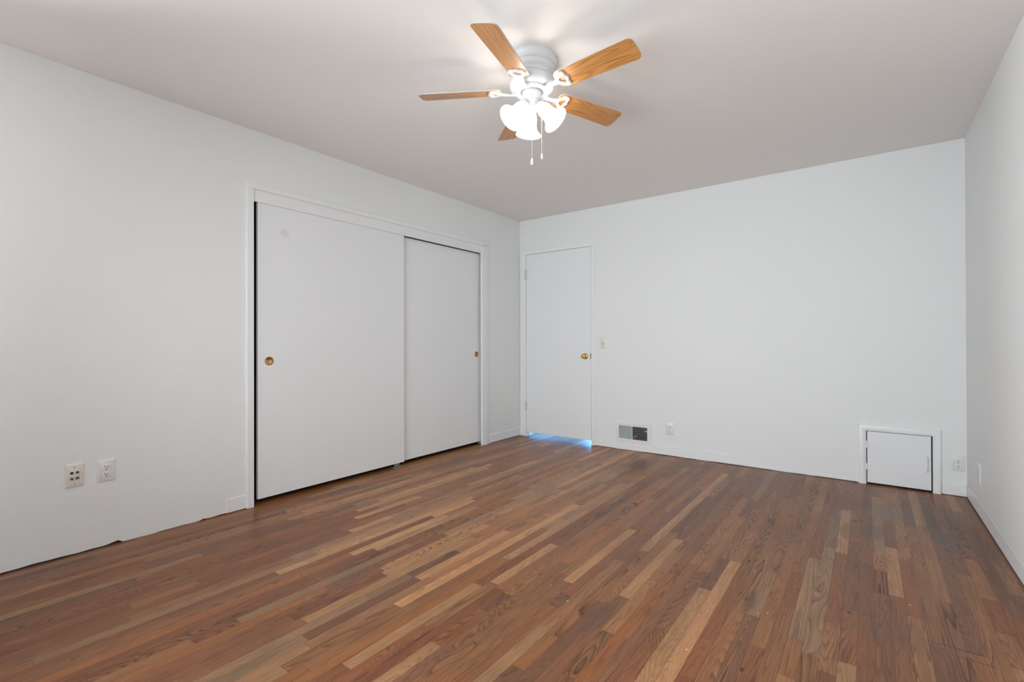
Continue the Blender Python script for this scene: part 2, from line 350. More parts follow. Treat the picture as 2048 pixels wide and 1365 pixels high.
# ------------------------------------------------------------------ setting: floor
FM = 1.0
TONES = {'L': (173, 127, 87), 'T': (160, 111, 73), 'M': (149, 100, 64), 'R': (142, 90, 58), 'O': (158, 101, 59), 'G': (154, 116, 84), 'D': (132, 89, 63)}
def build_floor():
    rnd = random.Random(11)
    w, x0 = 0.0504, 3.2555
    traced = [  # strip, far end, near end, tone : boards that stand out
        (0, -1.312, -1.895, 'L'), (5, -1.482, -3.2, 'T'), (-4, -0.786, -1.538, 'L'), (-6, -1.687, -2.475, 'G'), (-5, -1.49, -2.545, 'G'), (-3, -2.52, -3.1, 'L'),
        (-3, -0.995, -1.328, 'O'), (0, -0.842, -1.312, 'D'), (-1, -1.45, -1.657, 'T'), (1, -0.132, -1.445, 'T'), (1, -1.445, -2.048, 'R'), (1, -2.048, -2.6, 'T'),
        (2, -0.9, -1.671, 'M'), (2, -1.671, -2.226, 'T'), (2, -2.226, -2.9, 'D'), (3, -0.06, -0.838, 'L'), (3, -0.876, -1.837, 'T'), (3, -1.837, -2.8, 'D'), (4, -0.3, -1.1, 'D'), (5, -0.9, -1.475, 'D'),
        (-20, -0.329, -2.101, 'L'), (-12, -1.954, -3.3, 'L'), (-13, -2.3, -3.4, 'L'), (-21, -2.268, -2.936, 'T'), (-21, -2.936, -3.8, 'L'), (-23, -1.867, -2.6, 'L'),
        (-18, -2.571, -3.3, 'D'), (-19, -2.66, -3.5, 'D'), (-14, -2.15, -2.697, 'D'), (-14, -2.697, -3.3, 'R'), (-16, -2.25, -2.9, 'O'), (-9, -1.97, -2.402, 'G'), (-18, -1.85, -2.571, 'L'), (-17, -2.0, -2.83, 'T'),
        (-28, -2.3, -2.802, 'L'), (-30, -1.7, -2.58, 'G'), (-31, -1.522, -2.15, 'G'), (-34, -2.3, -2.971, 'L'), (-35, -2.66, -2.97, 'D'), (-40, -2.744, -3.6, 'G'),
        (-39, -2.543, -2.991, 'D'), (-36, -2.483, -3.45, 'L'), (-28, -2.806, -3.2, 'T'), (-26, -3.249, -3.8, 'L'), (-49, -0.861, -1.793, 'L'), (-38, -1.436, -2.124, 'L'),
        (-41, -0.905, -1.57, 'T'), (-41, -1.582, -2.244, 'O'), (-54, -1.201, -2.4, 'L'), (-51, -1.576, -2.18, 'G'), (-37, -2.3, -2.44, 'L'), (-36, -2.43, -2.483, 'M'), (-43, -2.33, -3.0, 'L'), (-46, -1.349, -2.6, 'T'),
        (-26, -2.838, -2.99, 'D'), (-22, -2.69, -2.80, 'D'), (-10, -1.0, -1.8, 'M'), (-7, -0.9, -1.9, 'M'), (-15, -0.9, -2.1, 'T'), (-2, -1.6, -2.6, 'R'), (-8, -2.6, -3.4, 'R'), (-10, -2.3, -3.2, 'M'), (-11, -2.0, -2.9, 'R'),
    ]
    by = {}
    for k, a, b, tn in traced: by.setdefault(k, []).append((b, a, tn))
    ya, yb = -DEP - 0.1, 1.75
    boards = []
    for k in range(-81, 14):
        xs = x0 + k * w
        fix = sorted(by.get(k, []))
        y = ya + rnd.uniform(-0.8, 0)
        segs = []
        i = 0
        for b, a, tn in fix + [(yb, None, None)]:
            gap = b - y
            while gap > 1e-4:
                l = rnd.choice((0.25, 0.4, 0.55, 0.75, 0.9, 1.2, 1.5)) * rnd.uniform(0.8, 1.2)
                if gap - l < 0.15: l = gap
                segs.append((y, y + l, None)); y += l; gap -= l
            if a is not None and a > y: segs.append((y, a, tn)); y = a
        for s in segs: boards.append((xs, xs + w, max(s[0], ya), min(s[1], yb), s[2], k))
    me = bpy.data.meshes.new('floor')
    vs, fs, at = [], [], []
    for bx0, bx1, y0, y1, tn, k in boards:
        if y1 <= y0: continue
        i = len(vs); vs += [(bx0, y0, 0), (bx1, y0, 0), (bx1, y1, 0), (bx0, y1, 0)]; fs.append((i, i + 1, i + 2, i + 3))
        if tn is None:
            ym = (y0 + y1) / 2
            if ym < -2.75: wt = [0.35, 1.6, 4.2, 3.6, 1.6, 0.5, 2.2]        # darker mix at the front, weaker light put into the tones
            elif bx0 < 1.75: wt = [2.4, 4.6, 4.2, 1.6, 0.8, 2.6, 0.9]       # worn by the closet, floor sheen also put into lighter tones
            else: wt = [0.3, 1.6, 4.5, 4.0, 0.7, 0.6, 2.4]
            tn = rnd.choices(['L', 'T', 'M', 'R', 'O', 'G', 'D'], wt)[0]
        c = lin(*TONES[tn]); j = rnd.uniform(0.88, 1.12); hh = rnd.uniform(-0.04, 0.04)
        ym = (y0 + y1) / 2; j *= 1.24 if (bx0 < 1.75 and ym > -2.7) else (0.92 if ym < -2.9 else 1.0)  # sheen by the closet and dimmer front built into board brightness
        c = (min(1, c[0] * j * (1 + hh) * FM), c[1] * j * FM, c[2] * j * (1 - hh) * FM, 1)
        fig = rnd.random()
        if tn in ('D',): st = rnd.uniform(0.35, 0.75)
        elif tn in ('R', 'M', 'T'): st = rnd.uniform(0.35, 0.95)
        else: st = rnd.uniform(0.25, 0.65)
        plain_sawn = fig > 0.45
        par = (rnd.uniform(95, 170) if plain_sawn else rnd.uniform(120, 230), rnd.uniform(1.1, 3.0) if plain_sawn else rnd.uniform(0.35, 0.9), st)
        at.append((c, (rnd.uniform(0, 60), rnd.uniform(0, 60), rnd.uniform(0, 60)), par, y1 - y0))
    nb = len(fs)
    # slab under the boards
    i = len(vs); xa, xb = boards[0][0], boards[-1][1]; zt, zb = -0.0005, -0.06
    vs += [(x, y, z) for x in (xa, xb) for y in (ya, yb) for z in (zt, zb)]
    for f in ((0, 1, 3, 2), (4, 6, 7, 5), (0, 4, 5, 1), (2, 3, 7, 6), (1, 5, 7, 3)): fs.append(tuple(i + q for q in f))
    me.from_pydata(vs, [], fs)
    ca = me.attributes.new('tone', 'FLOAT_COLOR', 'CORNER'); bo = me.attributes.new('boff', 'FLOAT_VECTOR', 'FACE')
    bpr = me.attributes.new('bpar', 'FLOAT_VECTOR', 'FACE'); bl = me.attributes.new('blen', 'FLOAT', 'FACE')
    me.uv_layers.new(name='UVMap')
    uv = me.uv_layers['UVMap']; ca, bo, bpr, bl = (me.attributes[n] for n in ('tone', 'boff', 'bpar', 'blen'))
    for p in me.polygons:
        if p.index < nb:
            c, o, par, ln = at[p.index]
            q = ((0, 0), (1, 0), (1, 1), (0, 1))
        else: c, o, par, ln = (0.1, 0.06, 0.04, 1), (0, 0, 0), (30, 1, 0.2), 1; q = ((.5, .5),) * 4
        bo.data[p.index].vector = o; bpr.data[p.index].vector = par; bl.data[p.index].value = ln
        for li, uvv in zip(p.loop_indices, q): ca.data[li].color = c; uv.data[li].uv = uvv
    me.materials.append(M_floor)
    o = bpy.data.objects.new('floor', me); C.objects.link(o); o['kind'] = 'structure'
build_floor()

# ------------------------------------------------------------------ setting: walls and ceiling
def wall(name, P, u0, u1, holes, t, mat, step=0.0, gap=None):
    """wall in local (u along, z up); P(u, d, z) -> world with d depth behind the face. holes: (u0,u1,z0,z1)"""
    us = sorted(set([u0, u1] + [h[0] for h in holes] + [h[1] for h in holes]))
    if step:
        extra = []
        for a, b in zip(us, us[1:]):
            n = max(1, int((b - a) / step)); extra += [a + (b - a) * i / n for i in range(n)]
        us = sorted(set(extra + [u1]))
    zs = sorted(set([0.0, H] + [h[2] for h in holes] + [h[3] for h in holes]))
    def inside(u, z): return any(h[0] < u < h[1] and h[2] < z < h[3] for h in holes)
    bm = bmesh.new(); V = {}
    def v(i, j, d):
        key = (i, j, d)
        if key not in V:
            z = zs[j]
            if j == 0: z = gap(us[i]) if gap else 0.0
            V[key] = bm.verts.new(P(us[i], d, z))
        return V[key]
    nu, nz = len(us) - 1, len(zs) - 1
    solid = [[not inside((us[i] + us[i + 1]) / 2, (zs[j] + zs[j + 1]) / 2) for j in range(nz)] for i in range(nu)]
    for i in range(nu):
        for j in range(nz):
            if not solid[i][j]: continue
            for d in (0.0, t): bm.faces.new((v(i, j, d), v(i + 1, j, d), v(i + 1, j + 1, d), v(i, j + 1, d)))
            for di, dj, a, b in ((-1, 0, (i, j), (i, j + 1)), (1, 0, (i + 1, j), (i + 1, j + 1)), (0, -1, (i, j), (i + 1, j)), (0, 1, (i, j + 1), (i + 1, j + 1))):
                ii, jj = i + di, j + dj
                if not (0 <= ii < nu and 0 <= jj < nz and solid[ii][jj]):
                    bm.faces.new((v(*a, 0.0), v(*b, 0.0), v(*b, t), v(*a, t)))
    return struct(name, bm, mat)
_g = random.Random(5); _ph = [_g.uniform(0, 6.28) for _ in range(6)]
def gap_left(y):
    z = 0.0035 + 0.0018 * math.sin(7 * y + _ph[0]) + 0.0012 * math.sin(23 * y + _ph[1]) + 0.0008 * math.sin(61 * y + _ph[2])
    z += (0.011 * max(0.0, 1 + (y + 3.652) / 0.06) if y < -3.652 else 0.0) + 0.006 * math.exp(-((y + 3.243) / 0.012) ** 2)
    if -4.4 < y < -3.7: z += 0.002
    return max(0.0005, z)
def gap_back(x):
    return max(0.0005, 0.003 + 0.0015 * math.sin(9 * x + _ph[3]) + 0.001 * math.sin(31 * x + _ph[4]))
TH = 0.11
CL = (-2.962, -0.612, 0.0, 2.03)                                   # closet opening in the left wall
DR = (0.080, 0.908, 0.0, 2.056)                                    # bedroom door opening
VT = (1.204, 1.494, 0.102, 0.240)                                  # air register opening
HT = (3.166, 3.556, 0.0, 0.404)                                    # access hatch opening
wall('wall_left', lambda u, d, z: (-d, u, z), -DEP - TH, 0.0, [CL, ADDED_WIN_LEFT], TH, M_wall, 0.02, gap_left)
wall('wall_back', lambda u, d, z: (u, d, z), 0.0, W, [DR, VT, HT], TH, M_wall_smooth, 0.03, gap_back)
wall('wall_right', lambda u, d, z: (W + d, u, z), -DEP - TH, TH, [], TH, M_wall_smooth, 0.05, lambda y: 0.005 + 0.001 * math.sin(11 * y))
wall('wall_front', lambda u, d, z: (u, -DEP - d, z), 0.0, W, [WIN_FRONT], TH, M_wall)
bm = bmesh.new(); bx(bm, -0.85, W + TH, -DEP - TH, 1.75, H, H + 0.08); struct('ceiling', bm, M_ceil)

# spaces behind the openings: closet, hall, duct and crawl space
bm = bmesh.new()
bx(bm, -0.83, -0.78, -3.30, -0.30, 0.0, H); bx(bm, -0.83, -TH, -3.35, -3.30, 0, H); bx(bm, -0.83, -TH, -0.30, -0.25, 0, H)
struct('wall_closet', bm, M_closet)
bm = bmesh.new()
bx(bm, -0.45, -0.40, TH, 1.70, 0, H); bx(bm, 1.10, 1.15, TH, 1.70, 0, H); bx(bm, -0.45, 1.15, 1.65, 1.70, 0, H); bx(bm, -0.45, -0.001, 0.0, TH, 0, H)
struct('wall_hall', bm, M_wall)
bm = bmesh.new()
for a in ((3.10, 3.12, TH, 0.9, 0, 0.52), (3.60, 3.62, TH, 0.9, 0, 0.52), (3.10, 3.62, 0.88, 0.9, 0, 0.52), (3.10, 3.62, TH, 0.9, 0.50, 0.52)): bx(bm, *a)
struct('wall_crawlspace', bm, M_dark)

def window(name, P, win):
    u0, u1, z0, z1 = win; f = 0.05
    def b(bm, a0, a1, d0, d1, c0, c1):
        p, q = P(a0, d0, c0), P(a1, d1, c1)
        bx(bm, min(p[0], q[0]), max(p[0], q[0]), min(p[1], q[1]), max(p[1], q[1]), c0, c1, 0.003, 1)
    bm = bmesh.new()
    b(bm, u0, u0 + f, 0.03, 0.09, z0, z1); b(bm, u1 - f, u1, 0.03, 0.09, z0, z1)
    b(bm, u0 + f, u1 - f, 0.03, 0.09, z0, z0 + f); b(bm, u0 + f, u1 - f, 0.03, 0.09, z1 - f, z1)
    m = (u0 + u1) / 2; b(bm, m - 0.025, m + 0.025, 0.035, 0.085, z0 + f, z1 - f)
    o = struct(name, bm, M_trim)
    bm = bmesh.new()
    b(bm, u0 + f - 0.005, m - 0.02, 0.058, 0.063, z0 + f - 0.005, z1 - f + 0.005); b(bm, m + 0.02, u1 - f + 0.005, 0.058, 0.063, z0 + f - 0.005, z1 - f + 0.005)
    obj('window_pane', bm, M_glass, o)
    bm = bmesh.new(); b(bm, u0 - 0.05, u1 + 0.05, -0.03, 0.03, z0 - 0.025, z0); obj('window_sill', bm, M_trim, o)
window('window_1', lambda u, d, z: (u, -DEP - d, z), WIN_FRONT)
window('added_window_left', lambda u, d, z: (-d, u, z), ADDED_WIN_LEFT)  # added unseen window, carries the extra side light

# baseboards (thin, painted over)
bm = bmesh.new(); bx(bm, -0.02, 0.007, -0.554, -0.002, 0.004, 0.090, 0.003); bx(bm, -0.02, 0.0035, -3.12, -2.996, 0.004, 0.089, 0.002); struct('baseboard_left', bm, M_trim)
bm = bmesh.new(); bx(bm, 0.948, 2.33, -0.004, 0.02, 0.004, 0.092, 0.003); bx(bm, 3.598, W - 0.001, -0.007, 0.02, 0.003, 0.089, 0.003); bx(bm, 2.332, 3.128, -0.002, 0.02, 0.004, 0.030, 0.001); struct('baseboard_back', bm, M_trim)
bm = bmesh.new(); bx(bm, W - 0.0012, W + 0.02, -DEP, -0.008, 0.006, 0.088, 0.0008); struct('baseboard_right', bm, M_trim)

# closet casing and the board that hides the track
bm = bmesh.new()
bx(bm, -0.01, 0.014, -3.001, -2.9585, 0.0, 2.0567, 0.002); bx(bm, -0.01, 0.014, -0.682, -0.602, 0.0, 2.064, 0.002); bx(bm, -0.01, 0.014, -3.001, -0.602, 2.0567, 2.0946, 0.002)
bx(bm, -0.01, 0.009, -0.602, -0.571, 0.0, 2.070, 0.002)
struct('trim_1', bm, M_trim)
bm = bmesh.new(); bx(bm, -0.012, 0.006, -2.9585, -0.682, 1.979, 2.0567, 0.0015); struct('trim_2', bm, M_trim)
bm = bmesh.new(); bx(bm, -0.105, -0.013, -2.962, -0.612, 1.999, 2.029); struct('trim_3', bm, M_slot)  # track coloured black so the gap above the doors reads as shade
# bedroom door casing with a shallow profile
bm = bmesh.new()
for x0, x1, z0, z1 in ((0.003, 0.084, 0.0, 2.052), (0.904, 0.947, 0.0, 2.095), (0.003, 0.904, 2.052, 2.093)): bx(bm, x0, x1, -0.007, 0.02, z0, z1, 0.003)
bx(bm, 0.020, 0.035, -0.0095, 0, 0.0, 2.092, 0.003); bx(bm, 0.930, 0.938, -0.009, 0, 0.0, 2.094, 0.002)
bx(bm, 0.0795, 0.086, 0.0, TH, 0.0, 2.056); bx(bm, 0.902, 0.9085, 0.0, TH, 0.0, 2.056); bx(bm, 0.086, 0.902, 0.0, TH, 2.0502, 2.0565)
bx(bm, 0.086, 0.098, 0.042, 0.056, 0.0, 2.05); bx(bm, 0.890, 0.902, 0.042, 0.056, 0.0, 2.05); bx(bm, 0.098, 0.890, 0.042, 0.056, 2.036, 2.05)
struct('trim_4', bm, M_trim)
# hatch casing: rounded, mitred
bm = bmesh.new()
def casing_loop(bm, x0, x1, zt, w):
    prof = [(0.0, 0.0), (0.0, -0.010), (0.004, -0.016), (0.012, -0.019), (0.030, -0.018), (w - 0.004, -0.014), (w, -0.010), (w, 0.0)]   # across, out
    path = [(x0, 0.0, 1, 0), (x0, zt, 1, -1), (x1, zt, -1, -1), (x1, 0.0, -1, 0)]
    rows = []
    for px, pz, sx, sz in path: rows.append([bm.verts.new((px + sx * a, o, pz + sz * a)) for a, o in prof])
    for a, b in zip(rows, rows[1:]):
        for i in range(len(prof) - 1): bm.faces.new((a[i], a[i + 1], b[i + 1], b[i]))
    bm.faces.new(rows[0]); bm.faces.new(rows[-1])
casing_loop(bm, 3.1315, 3.5945, 0.440, 0.0455)
bx(bm, 3.126, 3.133, -0.004, 0.0, 0.0, 0.105)
struct('trim_5', bm, M_trim, smooth=30)

# ------------------------------------------------------------------ doors
bm = bmesh.new(); bx(bm, 0.0885, 0.8995, 0.000, 0.035, 0.045, 2.0475, 0.0015)
door = struct('door_1', bm, M_door)
tag(door, 'white flush bedroom door with brass knob in the back left corner', 'door')
Mk = Matrix.Translation((0.834, 0, 0.914)) @ Matrix.Rotation(R(90), 4, 'X')       # local z -> world -y
bm = bmesh.new(); lathe(bm, [(0, 0.004), (0.004, 0.0602), (0.014, 0.0600), (0.0215, 0.0560), (0.0262, 0.0475), (0.0265, 0.041), (0.0235, 0.033), (0.016, 0.0265), (0.0125, 0.0205), (0.0125, 0.010), (0.016, 0.009)][1:], 32, Mk); kn = obj('door_knob', bm, M_brass, door, True, label='polished brass door knob')
bm = bmesh.new(); lathe(bm, [(0, 0.012), (0.018, 0.012), (0.026, 0.0095), (0.031, 0.005), (0.0325, 0.0), (0, 0)], 36, Mk); obj('rosette', bm, M_brass, kn, True)
bm = bmesh.new(); lathe(bm, [(0, 0.0625), (0.0045, 0.0622), (0.0052, 0.0598)], 16, Mk); obj('lock_button', bm, M_satin_brass, kn, True)
bm = bmesh.new(); bx(bm, 0.8970, 0.9015, -0.0085, 0.004, 0.888, 0.944, 0.001); obj('latch_plate', bm, M_bronze, door, label='dull brass latch plate')
def hinge(z0, z1, xk, yk, par, leafw=0.016, r=0.0055, mat=None):
    bm = bmesh.new(); n = 5; l = (z1 - z0) / n
    for i in range(n): lathe(bm, [(0, z0 + i * l + 0.0006), (r, z0 + i * l + 0.0008), (r, z0 + (i + 1) * l - 0.0008), (0, z0 + (i + 1) * l - 0.0006)], 14, Matrix.Translation((xk, yk, 0)))
    lathe(bm, [(0, z1 + 0.004), (r * 0.8, z1 + 0.002), (r * 0.8, z1)], 12, Matrix.Translation((xk, yk, 0))); lathe(bm, [(r * 0.8, z0), (r * 0.8, z0 - 0.002), (0, z0 - 0.004)], 12, Matrix.Translation((xk, yk, 0)))
    bx(bm, xk, xk + leafw, yk + 0.003, yk + 0.006, z0 + 0.002, z1 - 0.002)
    return obj('hinge', bm, mat or M_white_metal, par, True)
hinge(1.770, 1.878, 0.0825, -0.0155, door); hinge(0.290, 0.392, 0.0825, -0.0155, door)

def closet_door(y0, y1, x0, x1, z1, py, label, bmk):
    t = thing('sliding_closet_door', label, 'closet door', (0, 0, 0))
    hole = []
    bm = bmesh.new()
    # slab with a real round pocket for the finger pull
    n = 32; rr = 0.0265; pz = 0.938
    z0 = 0.038
    ring = [bm.verts.new((x1, py + rr * math.cos(2 * PI * i / n), pz + rr * math.sin(2 * PI * i / n))) for i in range(n)]
    sq = 0.05; outer = []
    for i in range(n):
        a = 2 * PI * i / n; m = max(abs(math.cos(a)), abs(math.sin(a))); outer.append(bm.verts.new((x1, py + sq * math.cos(a) / m, pz + sq * math.sin(a) / m)))
    for i in range(n): j = (i + 1) % n; bm.faces.new((ring[i], ring[j], outer[j], outer[i]))
    ys = [y0, py - sq, py + sq, y1]; zz = [z0, pz - sq, pz + sq, z1]
    g = [[bm.verts.new((x1, y, z)) for z in zz] for y in ys]
    for i in range(3):
        for j in range(3):
            if i == 1 and j == 1: continue
            bm.faces.new((g[i][j], g[i + 1][j], g[i + 1][j + 1], g[i][j + 1]))
    back = [bm.verts.new((x0, y, z)) for y, z in ((y0, z0), (y1, z0), (y1, z1), (y0, z1))]
    bm.faces.new(back)
    bot = [g[i][0] for i in range(4)]; top = [g[i][3] for i in range(4)]; lf = [g[0][j] for j in range(4)]; rt = [g[3][j] for j in range(4)]
    bm.faces.new(bot + [back[1], back[0]]); bm.faces.new(top + [back[2], back[3]]); bm.faces.new(lf + [back[3], back[0]]); bm.faces.new(rt + [back[2], back[1]])
    bmesh.ops.remove_doubles(bm, verts=bm.verts, dist=1e-5)
    obj('door_slab', bm, M_door, t)
    bm = bmesh.new(); Mp = Matrix.Translation((x1, py, pz)) @ Matrix.Rotation(R(90), 4, 'Y')
    lathe(bm, [(0, -0.009), (0.021, -0.009), (0.0235, -0.0075), (0.0245, -0.0005), (0.0258, 0.0016), (0.0285, 0.0018), (0.0292, 0.0004), (0.0262, -0.0002), (0.0262, -0.012), (0, -0.012)], 40, Mp)
    obj('finger_pull', bm, M_pull, t, True, label='round brass cup pull')
    return t
closet_door(-2.927, -1.700, -0.027, -0.004, 1.9785, -2.853, 'wide white sliding closet door overlapping in front, faint smudge near its top', True)
closet_door(-1.740, -0.630, -0.062, -0.037, 1.977, -0.716, 'white sliding closet door running behind the other, next to the room corner', True)
t = thing('door_floor_guide', 'small scuffed grey guide on the floor under the meeting edge of the closet doors', 'floor guide', (-0.02, -1.755, 0))
bm = bmesh.new(); bx(bm, -0.030, 0.022, -0.05, 0.05, 0.0, 0.004, 0.001); obj('base_plate', bm, M_greysteel, t)
bm = bmesh.new(); bx(bm, -0.0195, -0.0165, -0.03, 0.03, 0.004, 0.030, 0.001); obj('guide_fin', bm, M_greysteel, t)

# access hatch
t = thing('access_hatch', 'low square white access hatch at the foot of the back wall', 'access hatch', (3.362, 0, 0.0))
hx0, hx1 = 3.182 - 3.362, 3.5425 - 3.362
bm = bmesh.new(); bx(bm, hx0, hx1, -0.004, 0.016, 0.012, 0.391, 0.002); obj('hatch_panel', bm, M_door, t)
for z0, z1 in ((0.268, 0.320), (0.107, 0.152)):
    bm = bmesh.new(); lathe(bm, [(0, z0), (0.0055, z0), (0.0055, z1), (0, z1)], 14, Matrix.Translation((hx0 - 0.004, -0.010, 0)))
    bx(bm, hx0 - 0.008, hx0 + 0.008, -0.0075, -0.0045, z0, z1, 0.001); obj('hinge', bm, M_trim, t, True)
bm = bmesh.new()
pts = [(0.158, -0.004, 0.247), (0.158, -0.014, 0.244), (0.158, -0.020, 0.232), (0.158, -0.0215, 0.195), (0.158, -0.020, 0.155), (0.158, -0.014, 0.143), (0.158, -0.004, 0.140)]
tube(bm, pts, [0.0050, 0.0046, 0.0044, 0.0042, 0.0044, 0.0046, 0.0050], 12, flat=0.8); obj('pull_handle', bm, M_trim, t, True, label='slim white bow handle')

# ------------------------------------------------------------------ wall plates (local: x along, -y out of the wall, z up)
def plate(w, h, th=0.0055):
    bm = bmesh.new(); o = round_poly([(-w / 2, -h / 2), (w / 2, -h / 2), (w / 2, h / 2), (-w / 2, h / 2)], [0.004] * 4, 4)
    M = Matrix.Rotation(R(90), 4, 'X')
    i = [(x * (1 - 0.006 / (w / 2)), y * (1 - 0.006 / (h / 2))) for x, y in o]
    a = [bm.verts.new((x, 0.001, y)) for x, y in o]; b = [bm.verts.new((x, -th * 0.45, y)) for x, y in o]; c = [bm.verts.new((x, -th, y)) for x, y in i]
    for r1, r2 in ((a, b), (b, c)):
        for k in range(len(o)): j = (k + 1) % len(o); bm.faces.new((r1[k], r1[j], r2[j], r2[k]))
    bm.faces.new(c); bm.faces.new(a[::-1]); return bm
def disc(bm, x, y, z, r, d, n=20):
    lathe(bm, [(0, d), (r * 0.85, d), (r, d * 0.5), (r, 0), (0, 0)], n, Matrix.Translation((x, y, z)) @ Matrix.Rotation(R(90), 4, 'X')); return bm
def outlet(label, loc, rz, w, h, group):
    t = thing('wall_outlet', label, 'electrical outlet', loc, rz, group); th = 0.0055; s = h / 0.115
    obj('cover_plate', plate(w, h, th), M_white_plastic, t, 30)
    for sz in (0.0195 * s, -0.0195 * s):
        bm = bmesh.new(); o = []
        for k in range(32):
            a = 2 * PI * k / 32; o.append((0.0172 * s * math.cos(a), max(-0.0154 * s, min(0.0154 * s, 0.0172 * s * math.sin(a)))))
        a1 = [bm.verts.new((x, -th, z + sz)) for x, z in o]; a2 = [bm.verts.new((x, -th - 0.0018, z + sz)) for x, z in o]; a3 = [bm.verts.new((x * 0.93, -th - 0.0024, z * 0.93 + sz)) for x, z in o]
        for r1, r2 in ((a1, a2), (a2, a3)):
            for k in range(32): j = (k + 1) % 32; bm.faces.new((r1[k], r1[j], r2[j], r2[k]))
        bm.faces.new(a3); rc = obj('receptacle', bm, M_white_plastic, t, 30)
        bm = bmesh.new(); y = -th - 0.0024
        bx(bm, -0.0078 * s, -0.0050 * s, y - 0.0003, y + 0.001, sz - 0.0010 * s, sz + 0.0072 * s); bx(bm, 0.0050 * s, 0.0076 * s, y - 0.0003, y + 0.001, sz + 0.0002 * s, sz + 0.0066 * s)
        disc(bm, 0, y + 0.001, sz - 0.0072 * s, 0.0030 * s, 0.0013, 14)
        obj('slots', bm, M_slot, rc, label='dark plug slots')
    bm = bmesh.new(); disc(bm, 0, -th, 0, 0.0032, 0.0014, 16); sw = obj('screw', bm, M_steel, t, True)
    return t
outlet('white double outlet on the left wall beside the ivory jack plate', (0.0, -3.7015, 0.396), R(90), 0.077, 0.114, None)
outlet('white double outlet low on the back wall beside the air register', (1.713, 0.0, 0.251), 0, 0.080, 0.117, None)
outlet('small white double outlet between the access hatch and the right corner', (3.680, 0.0, 0.224), 0, 0.069, 0.105, None)

t = thing('jack_plate', 'ivory jack plate with four dark sockets on the left wall', 'jack plate', (0.0, -3.826, 0.397), R(90))
obj('cover_plate', plate(0.074, 0.116), M_ivory, t, 30)
bm = bmesh.new(); bx(bm, -0.0165, -0.0050, -0.0085, -0.004, 0.0085, 0.0195, 0.001); bx(bm, -0.014, -0.0075, -0.0088, -0.006, 0.011, 0.017); obj('data_jack', bm, M_slot, t, label='square black data jack')
for (x, z) in ((0.0105, 0.0145), (-0.0105, -0.0145)):
    bm = bmesh.new(); disc(bm, x, -0.0055, z, 0.0070, 0.003, 6); disc(bm, x, -0.0055, z, 0.0048, 0.012, 16); c = obj('coax_jack', bm, M_brown, t, 30, label='dark threaded coax jack')
bm = bmesh.new(); bx(bm, 0.003, 0.0185, -0.0075, -0.004, -0.0205, -0.0065, 0.001); j = obj('phone_jack', bm, M_greysteel, t, label='grey phone jack')
bm = bmesh.new(); bx(bm, 0.004, 0.0175, -0.0080, -0.006, -0.0200, -0.0160); bx(bm, 0.006, 0.0155, -0.0080, -0.006, -0.0125, -0.0095); obj('socket_opening', bm, M_slot, j)
for z in (0.0415, -0.0415): bm = bmesh.new(); disc(bm, 0, -0.0052, z, 0.0034, 0.0014, 16); obj('screw', bm, M_steel, t, True)

t = thing('light_switch', 'ivory toggle light switch beside the bedroom door casing', 'light switch', (1.037, 0.0, 1.049), 0)
obj('switch_plate', plate(0.073, 0.108), M_ivory, t, 30)
bm = bmesh.new(); bx(bm, -0.0052, 0.0052, -0.0062, -0.004, -0.0120, 0.0120, 0.0005); obj('toggle_slot', bm, M_greysteel, t)
bm = bmesh.new(); M = Matrix.Translation((0, -0.005, 0)) @ Matrix.Rotation(R(-28), 4, 'X'); m = bmesh.new(); bx(m, -0.0042, 0.0042, -0.014, 0.0, -0.004, 0.005, 0.001); join(bm, m, M); obj('toggle', bm, M_ivory, t)
for z in (0.030, -0.030): bm = bmesh.new(); disc(bm, 0, -0.0052, z, 0.0032, 0.0014, 16); obj('screw', bm, M_steel, t, True)

t = thing('blank_cover_plate', 'blank cover plate painted over, low on the right wall', 'cover plate', (W, -0.462, 0.264), R(-90))
obj('cover_plate', plate(0.074, 0.118, 0.006), M_wall, t, 30)
for z in (0.030, -0.030): bm = bmesh.new(); disc(bm, 0, -0.0056, z, 0.0032, 0.0012, 16); obj('screw', bm, M_wall, t, True)

# air register
t = thing('air_register', 'white wall air register with half its louvers shut, low on the back wall', 'air vent', (1.355, 0.0, 0.0))
X = lambda x: x - 1.355
bm = bmesh.new()
prof = [(0.0, 0.0), (0.0, -0.003), (0.003, -0.006), (0.028, -0.0075), (0.032, -0.0055), (0.032, 0.004)]
cs = [(X(1.174), 0.078, 1, 1), (X(1.536), 0.078, -1, 1), (X(1.536), 0.268, -1, -1), (X(1.174), 0.268, 1, -1)]
rows = [[bm.verts.new((x + sx * a, o, z + sz * a)) for a, o in prof] for x, z, sx, sz in cs]
for i in range(4):
    a, b = rows[i], rows[(i + 1) % 4]
    for q in range(len(prof) - 1): bm.faces.new((a[q], a[q + 1], b[q + 1], b[q]))
bx(bm, X(1.3415), X(1.3465), -0.004, 0.004, 0.109, 0.237)
obj('register_frame', bm, M_white_plastic, t, 30)
bm = bmesh.new()
for i in range(17):
    x = X(1.207) + i * 0.00795; m = bmesh.new(); bx(m, -0.0046, 0.0046, -0.0005, 0.0005, 0.110, 0.236); join(bm, m, Matrix.Translation((x + 0.004, 0.004, 0)) @ Matrix.Rotation(R(14), 4, 'Z'))
obj('louver_panel', bm, M_damper, t, label='grey closed louvers')
bm = bmesh.new()
for i in range(15): x = X(1.352) + i * 0.0096; bx(bm, x - 0.0008, x + 0.0008, -0.001, 0.006, 0.110, 0.236)
for z in (0.140, 0.168, 0.196, 0.218): bx(bm, X(1.346), X(1.493), 0.004, 0.0056, z - 0.0006, z + 0.0006)
obj('grille', bm, M_grille, t, label='open wire grille over the dark duct')
